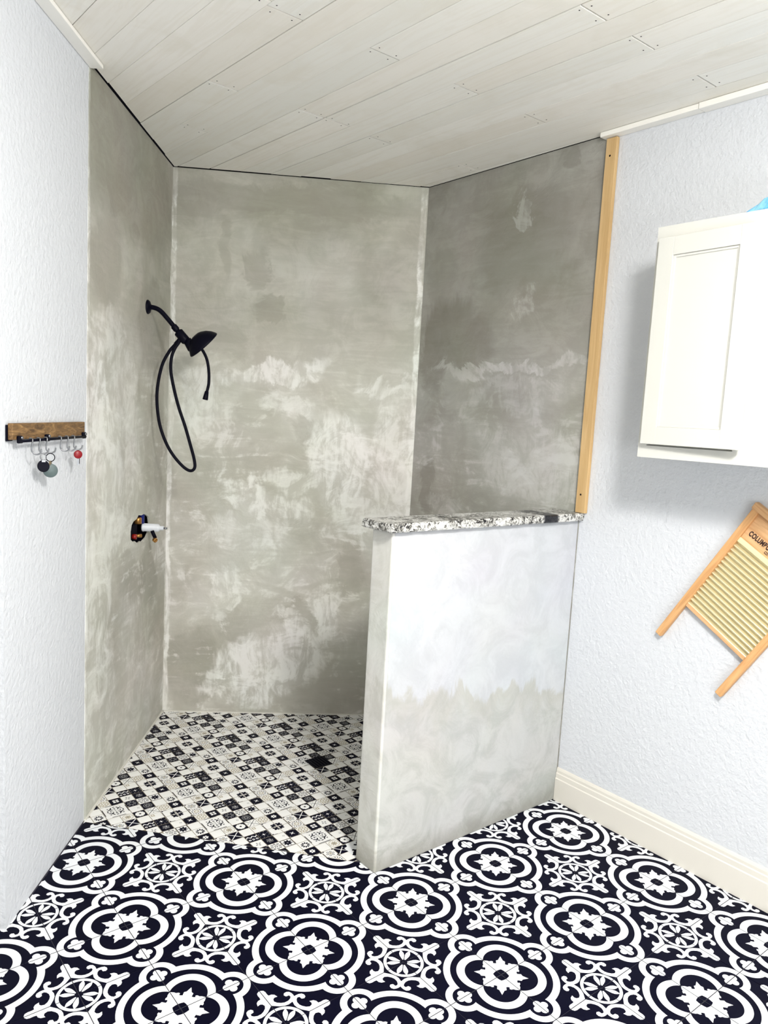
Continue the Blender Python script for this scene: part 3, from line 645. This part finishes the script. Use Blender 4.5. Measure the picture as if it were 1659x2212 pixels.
mh = M('metal_hose'); wv = mh.node('ShaderNodeTexWave', {'Scale': 90.0, 'Distortion': 0.0}, bands_direction='Z'); mh.set(wv.inputs['Vector'], mh.obj()); mh.bump(wv.outputs[1], 0.5, 0.001)
MAT_HOSE = mh.done(rgb(3, 3, 20), 0.5, spec=0.15)
hp = [pp(0.128, 1.874, 0.0), pp(0.098, 1.838, 0.004), pp(0.067, 1.775, 0.006), pp(0.049, 1.68, 0.006), pp(0.049, 1.60, 0.004), pp(0.064, 1.51, 0.0), pp(0.094, 1.43, 0.0), pp(0.130, 1.372, 0.0), pp(0.175, 1.325, 0.0), pp(0.208, 1.309, 0.0), pp(0.226, 1.325, 0.0), pp(0.222, 1.365, 0.0), pp(0.203, 1.43, 0.0), pp(0.178, 1.51, 0.0), pp(0.150, 1.59, -0.004), pp(0.128, 1.67, -0.008), pp(0.112, 1.75, -0.010), pp(0.113, 1.81, -0.010), pp(0.126, 1.852, -0.008), pp(0.146, 1.884, -0.006)]
MB().tube(smooth_path(hp, 10), 0.0072, 12).build('hose', MAT_HOSE, sh)
MB().tube(smooth_path([pp(0.236, 1.866), pp(0.253, 1.846), pp(0.270, 1.81), pp(0.279, 1.76), pp(0.280, 1.71), pp(0.275, 1.68), pp(0.272, 1.668)], 8), 0.0066, 12).build('hose_tail', MAT_HOSE, sh)
MB().lathe([(0, 0), (0.0085, 0), (0.0125, 0.036), (0.011, 0.039), (0, 0.039)], pp(0.2725, 1.672), (-0.18, 0, -1), 18).build('coupling', MAT_BLK, sh)

# ------------------------------------------------------------------ open shower valve in the wall hole
hv = left(0.40, 0.0, 1.03)
vl = tag(empty('shower_valve', hv, (0, 0, ANG_L)), 'bare shower valve with white cartridge in a ragged wall hole', 'valve')
MAT_BRASS = plain('valve_brass', rgb(190, 140, 78), 0.35, 0.8, var=0.1, scale=30)
MAT_PEX = plain('blue_pipe', rgb(14, 30, 120), 0.35)
MAT_REDP = plain('red_pipe', rgb(150, 26, 20), 0.4)
MAT_CART = plain('white_plastic', rgb(226, 230, 236), 0.4, var=0.02)
MAT_STEEL = plain('steel', rgb(140, 142, 146), 0.3, 0.9)
Y = lambda d: SGN * d
MB().box((0.0, min(Y(-0.07), Y(-0.025)), -0.045), (0.10, max(Y(-0.07), Y(-0.025)), 0.03)).build('valve_body', MAT_DARK, vl, bevel=0.006)
MB().lathe([(0, 0), (0.021, 0), (0.021, 0.006), (0.019, 0.008), (0.019, 0.072), (0.015, 0.078), (0.010, 0.080), (0.010, 0.098), (0, 0.098)], (-0.060, Y(-0.02), 0.0), (0, Y(1), 0), 24).build('cartridge', MAT_CART, vl)
MB().lathe([(0, 0), (0.0045, 0), (0.0045, 0.018), (0, 0.018)], (-0.060, Y(0.076), 0.0), (0, Y(1), 0), 12).build('stem', MAT_STEEL, vl)
MB().tube([(-0.050, Y(-0.022), 0.02), (-0.050, Y(-0.022), 0.115)], 0.013, 14).build('riser_pipe', MAT_PEX, vl)
MB().lathe([(0, 0), (0.017, 0), (0.017, 0.025), (0.012, 0.03), (0, 0.03)], (0.020, Y(-0.018), 0.028), (0, 0, 1), 14).build('pipe_fitting', MAT_BRASS, vl)
MB().lathe([(0, 0), (0.012, 0), (0.012, 0.018), (0, 0.018)], (0.085, Y(-0.022), -0.022), (0, Y(1), 0), 14).build('red_stop', MAT_REDP, vl)
MB().lathe([(0, 0), (0.008, 0), (0.008, 0.028), (0, 0.028)], (0.074, Y(-0.012), -0.020), (-0.6, Y(1), 0), 12).build('stop_screw', MAT_BRASS, vl)
MB().tube([(-0.040, Y(0.030), -0.012), (-0.045, Y(0.044), -0.046)], 0.0085, 12).build('lower_outlet', MAT_BLK, vl)
MB().lathe([(0, 0), (0.011, 0), (0.011, 0.012), (0.008, 0.014), (0.007, 0.010), (0, 0.010)], (-0.043, Y(0.040), -0.052), (0.5, Y(0.7), -0.35), 16).build('outlet_nut', MAT_BRASS, vl)

# ------------------------------------------------------------------ key rack and keys (frame: x towards the camera, y out of the wall)
kr = tag(empty('key_rack', left(1.173, 0.0, 1.48), (0, 0, ANG_L)), 'rustic wooden key rack with wire hooks on the left wall', 'key rack')
mw = M('mango_wood'); ow = mw.obj(); gw = mw.noise(mw.mapping(ow, rot=(0, 0.35, 0), sc=(7, 20, 34)), 1.5, 6, 0.65, 2.2)
MAT_MANGO = mw.done(mw.ramp(gw, [(0.28, rgb(62, 42, 26)), (0.5, rgb(122, 92, 56)), (0.75, rgb(176, 140, 92))]), 0.6)
LEN = 0.545
bd = MB().box(*ybox(0, LEN, 0.004, 0.018, 0.0, 0.047)); bd.build('board', MAT_MANGO, kr, bevel=0.002)
MB().box(*ybox(LEN - 0.03, LEN + 0.004, 0.0, 0.0038, -0.004, 0.042)).build('mount_plate', MAT_BLK, kr)
MB().tube([(0.01, Y(0.024), -0.004), (0.522, Y(0.024), -0.004)], 0.0042, 10).build('rail', MAT_BLK, kr)
for x in (0.022, 0.325, 0.512):
    b_ = MB().box(*ybox(x - 0.012, x + 0.012, 0.0185, 0.028, -0.010, 0.012)).build('bracket', MAT_BLK, kr, bevel=0.003)
    MB().lathe([(0, 0.003), (0.0035, 0.003), (0.005, 0)], (x - 0.004, Y(0.028), 0.006), (0, Y(1), 0), 10).build('screw', MAT_STEEL, b_)
HK = [0.130, 0.185, 0.240, 0.348, 0.399, 0.450]
for x in HK:
    pts = [(x, Y(0.022), 0.003), (x - 0.002, Y(0.030), 0.002), (x, Y(0.032), -0.006), (x + 0.002, Y(0.030), -0.028), (x, Y(0.032), -0.038), (x - 0.004, Y(0.042), -0.044), (x - 0.008, Y(0.052), -0.039), (x - 0.009, Y(0.055), -0.028)]
    MB().tube(smooth_path(pts, 5), 0.0022, 8).build('hook', MAT_STEEL, kr)
def torus(mb, c, r, t, nrm, n=24, mi=0):
    nrm = Vector(nrm).normalized(); a = nrm.orthogonal().normalized(); b = nrm.cross(a)
    pts = [Vector(c) + (a * math.cos(2 * math.pi * k / n) + b * math.sin(2 * math.pi * k / n)) * r for k in range(n + 1)]
    return mb.tube(pts, t, 8, mi, cap=False)
def krl(x, d, z): p = left(1.173 + x, d, 1.48 + z); return p
HZ = -0.0455
# dark remote on the fifth hook from the shower
f = tag(empty('key_fob', krl(HK[4], 0.042, HZ), (0, 0, ANG_L)), 'black car key remote hanging on a ring from the key rack', 'key fob')
torus(MB(), (0, 0, -0.009), 0.009, 0.0012, (0.6, SGN * 0.5, 0.0)).build('ring', MAT_STEEL, f)
MB().prism([(a_, b_) for a_, b_ in circle(0, 0, 0.017, 20, 0.018)], -0.006, 0.006).build('case', MAT_BLK, f, loc=(0.0, 0, -0.036), rot=(math.pi / 2, 0, -SGN * 1.03), bevel=0.002)
MB().box((-0.005, -0.0066, -0.023), (0.005, 0.0066, -0.018)).build('clasp', MAT_STEEL, f, rot=(0, 0, -SGN * 1.03))
# round grey-green tag
f = tag(empty('key_tag', krl(HK[3], 0.042, HZ), (0, 0, ANG_L)), 'round grey green tag hanging on a ring from the key rack', 'key tag')
MAT_TAG = plain('tag_grey_green', rgb(96, 112, 112), 0.5, var=0.2, scale=60)
torus(MB(), (0, 0, -0.0125), 0.0125, 0.0014, (0.8, SGN * 0.5, 0.0)).build('ring', MAT_BLK, f)
MB().box((-0.006, -0.002, -0.036), (0.006, 0.002, -0.023)).build('strap', plain('tan_strap', rgb(120, 108, 84), 0.6), f)
MB().lathe([(0, -0.003), (0.021, -0.003), (0.0215, -0.001), (0.0215, 0.001), (0.020, 0.003), (0, 0.003)], (0, 0, -0.053), (0.85, SGN * 0.5, 0), 28).build('disc', MAT_TAG, f)
# red-headed key on the hook nearest the shower
f = tag(empty('house_key', krl(HK[0], 0.044, HZ), (0, 0, ANG_L)), 'steel key with a red head hanging from the key rack', 'key')
MB().lathe([(0.0, -0.003), (0.0125, -0.003), (0.014, -0.001), (0.014, 0.001), (0.0125, 0.003), (0, 0.003)], (0, 0, -0.014), (0.8, SGN * 0.6, 0), 24).build('key_head', plain('red_cap', rgb(138, 8, 22), 0.4), f)
MB().box((-0.003, -0.001, -0.050), (0.003, 0.001, -0.027)).build('blade', MAT_STEEL, f, rot=(0, 0, -SGN * 1.0))
MB().box((-0.0025, -0.001, -0.046), (0.0025, 0.001, -0.028)).build('second_blade', MAT_BLK, f, loc=(-0.010, 0, 0))

# ------------------------------------------------------------------ wall cabinet (x into the wall, y along it)
MAT_CAB = plain('cabinet_white', rgb(214, 214, 208), 0.4, var=0.01)
CB = tag(empty('wall_cabinet', (RW, -0.236, 1.514)), 'white shaker wall cabinet with a door slightly ajar', 'cabinet')
CWD, CH = 0.850, 0.757; FXc = -0.289
MB().box((FXc + 0.02, -CWD, 0), (-0.0005, 0, CH)).build('carcass', MAT_CAB, CB)
ffm = MB()
for a_, b_ in (((-CWD, 0), (0, 0.040)), ((-CWD, CH - 0.040), (0, CH)), ((-0.032, 0.040), (0, CH - 0.040)), ((-CWD, 0.040), (-CWD + 0.032, CH - 0.040)), ((-CWD / 2 - 0.095, 0.040), (-CWD / 2 + 0.095, CH - 0.040))):
    ffm.box((FXc, a_[0], a_[1]), (FXc + 0.0195, b_[0], b_[1]))
ffm.build('face_frame', MAT_CAB, CB)
def door(y_h, sgn, ang):
    """hinge at y_h; door spans sgn*width; ang opens it"""
    W_, H_ = 0.345, 0.668; z0 = 0.046
    d = empty('door', (FXc, y_h, z0), (0, 0, ang)); d.parent = CB
    y = lambda a_: sgn * a_
    def bx(m_, x0, x1, a0, a1, h0, h1): m_.box((x0, min(y(a0), y(a1)), h0), (x1, max(y(a0), y(a1)), h1))
    for nm, a0, a1, h0, h1 in (('stile', 0, 0.058, 0, H_), ('stile', W_ - 0.058, W_, 0, H_), ('rail', 0.058, W_ - 0.058, 0, 0.058), ('rail', 0.058, W_ - 0.058, H_ - 0.058, H_)):
        m_ = MB(); bx(m_, -0.0205, -0.0005, a0, a1, h0, h1); m_.build(nm, MAT_CAB, d, bevel=0.0012)
    m_ = MB(); bx(m_, -0.0115, -0.0045, 0.058, W_ - 0.058, 0.058, H_ - 0.058); m_.build('panel', MAT_CAB, d)
    for a0, a1, h0, h1 in ((0.058, 0.066, 0.058, H_ - 0.058), (W_ - 0.066, W_ - 0.058, 0.058, H_ - 0.058), (0.066, W_ - 0.066, 0.058, 0.066), (0.066, W_ - 0.066, H_ - 0.066, H_ - 0.058)):
        m_ = MB(); bx(m_, -0.0150, -0.0115, a0, a1, h0, h1); m_.build('bead', MAT_CAB, d, bevel=0.0015)
door(-0.020, -1, math.radians(-3.6))
door(-CWD + 0.020, 1, 0.0)
# blue plastic on top of the cabinet
bp = MB(); rb = random.Random(11); N1, N2 = 18, 10; vs = []
for i in range(N1):
    for j in range(N2):
        u, v = i / (N1 - 1), j / (N2 - 1); hgt = 0.085 * (math.sin(math.pi * min(1, u * 1.15)) ** 0.8) * (0.5 + 0.5 * math.sin(math.pi * v)) + rb.uniform(0, 0.012)
        vs.append((v * 0.20 + rb.uniform(-0.006, 0.006), -u * 0.32 + rb.uniform(-0.006, 0.006), (0.0 if i in (0, N1 - 1) or j in (0, N2 - 1) else hgt)))
bp.add(vs, [(i * N2 + j, (i + 1) * N2 + j, (i + 1) * N2 + j + 1, i * N2 + j + 1) for i in range(N1 - 1) for j in range(N2 - 1)])
mbp = M('blue_plastic'); nb = mbp.noise(mbp.obj(), 18, 4); MAT_BLUE = mbp.done(mbp.mix(mbp.rng(nb, 0.4, 0.65), rgb(26, 132, 196), rgb(140, 204, 232)), 0.25)
tag(bp.build('plastic_bag', MAT_BLUE, loc=(0.706, -0.528, 1.514 + CH + 0.0015)), 'crumpled blue plastic bag lying on top of the cabinet', 'bag')

# ------------------------------------------------------------------ washboard hung askew (local x across, z up the board, y towards the room is -)
ANGW = math.atan2(0.318, 0.518)
WB = tag(empty('washboard'), 'old wooden washboard with ribbed brass plate hung askew on right wall', 'washboard')
ux, uz = Vector((0, -0.518, -0.318)).normalized(), Vector((0, -0.318, 0.518)).normalized(); uy = uz.cross(ux)   # uy points to the wall or the room
org = Vector((RW, -0.215, 0.851)) + ux * -0.006 + uz * 0.0
WB.matrix_world = Matrix(((ux.x, uy.x, uz.x, org.x), (ux.y, uy.y, uz.y, org.y), (ux.z, uy.z, uz.z, org.z), (0, 0, 0, 1)))
SY = 1.0 if uy.x < 0 else -1.0                                 # SY*y points into the room
wy = lambda a_, b_: (min(SY * a_, SY * b_), max(SY * a_, SY * b_))
def wbox(x0, x1, d0, d1, z0, z1): a_, b_ = wy(d0, d1); return (x0, a_, z0), (x1, b_, z1)
MAT_BW = wood('washboard_wood_up', rgb(196, 142, 88), rgb(226, 178, 124), axis=2, scale=1.4)
MAT_BWX = wood('washboard_wood_across', rgb(186, 134, 84), rgb(232, 190, 142), axis=0, scale=1.2)
W_ = 0.322
for x in (0.0, W_ - 0.026): MB().box(*wbox(x, x + 0.026, 0.001, 0.024, 0.0, 0.60)).build('leg', MAT_BW, WB, bevel=0.003)
MB().box(*wbox(-0.004, W_ + 0.004, 0.001, 0.028, 0.597, 0.622)).build('top_rail', MAT_BWX, WB, bevel=0.003)
MB().box(*wbox(0.026, W_ - 0.026, 0.004, 0.020, 0.163, 0.178)).build('cross_rail', MAT_BWX, WB, bevel=0.002)
MB().box(*wbox(0.026, W_ - 0.026, 0.005, 0.012, 0.492, 0.597)).build('head_panel', MAT_BWX, WB)
MB().box(*wbox(0.026, W_ - 0.026, 0.005, 0.017, 0.474, 0.4915)).build('panel_rail', plain('pale_yellow_strip', rgb(238, 226, 180), 0.4), WB)
rp = MB(); n = 16 * 10; za, zb = 0.1785, 0.4735; vs = []
for i in range(n + 1):
    z = za + (zb - za) * i / n; d = 0.0115 + 0.0075 * math.cos(2 * math.pi * 16 * i / n)
    vs += [(0.0262, SY * d, z), (W_ - 0.0262, SY * d, z), (W_ - 0.0262, SY * (d - 0.0008), z), (0.0262, SY * (d - 0.0008), z)]
rp.add(vs, [(4 * i + a_, 4 * i + b_, 4 * i + 4 + b_, 4 * i + 4 + a_) for i in range(n) for a_, b_ in ((0, 1), (2, 3))], 0, True)
MAT_RIB = plain('ribbed_brass', rgb(240, 230, 194), 0.34, 0.7, var=0.05)
rp.build('rubbing_plate', MAT_RIB, WB)
MAT_INK = plain('printed_ink', rgb(52, 26, 22), 0.7)
def letters(txt, x, z, size, ang=0.0):
    cu = bpy.data.curves.new('lettering', 'FONT'); cu.body = txt; cu.size = size; cu.extrude = 0.0002; cu.offset = size * 0.045; cu.space_character = 1.08
    ob = bpy.data.objects.new('tmp_text', cu); COL.objects.link(ob); bpy.context.view_layer.update()
    me = bpy.data.meshes.new_from_object(ob.evaluated_get(bpy.context.evaluated_depsgraph_get())); bpy.data.objects.remove(ob)
    me.transform(Matrix.Diagonal((0.66, 1.0, 1.0, 1.0)))       # condensed print
    me.materials.clear(); me.materials.append(MAT_INK)
    o = place('lettering', me, WB)
    # text plane x,y -> board x,z ; text normal towards the room
    m3 = Matrix(((1, 0, 0), (0, 0, -1), (0, 1, 0))).to_4x4() if SY < 0 else Matrix(((1, 0, 0), (0, 0, 1), (0, 1, 0))).to_4x4()
    o.matrix_local = Matrix.Translation((x, SY * 0.0123, z)) @ Matrix.Rotation(-ang if SY < 0 else ang, 4, 'Y') @ m3
letters('COLUMBUS', 0.040, 0.514, 0.0255, 0.0)
letters('CO.', 0.118, 0.499, 0.013, 0.0)
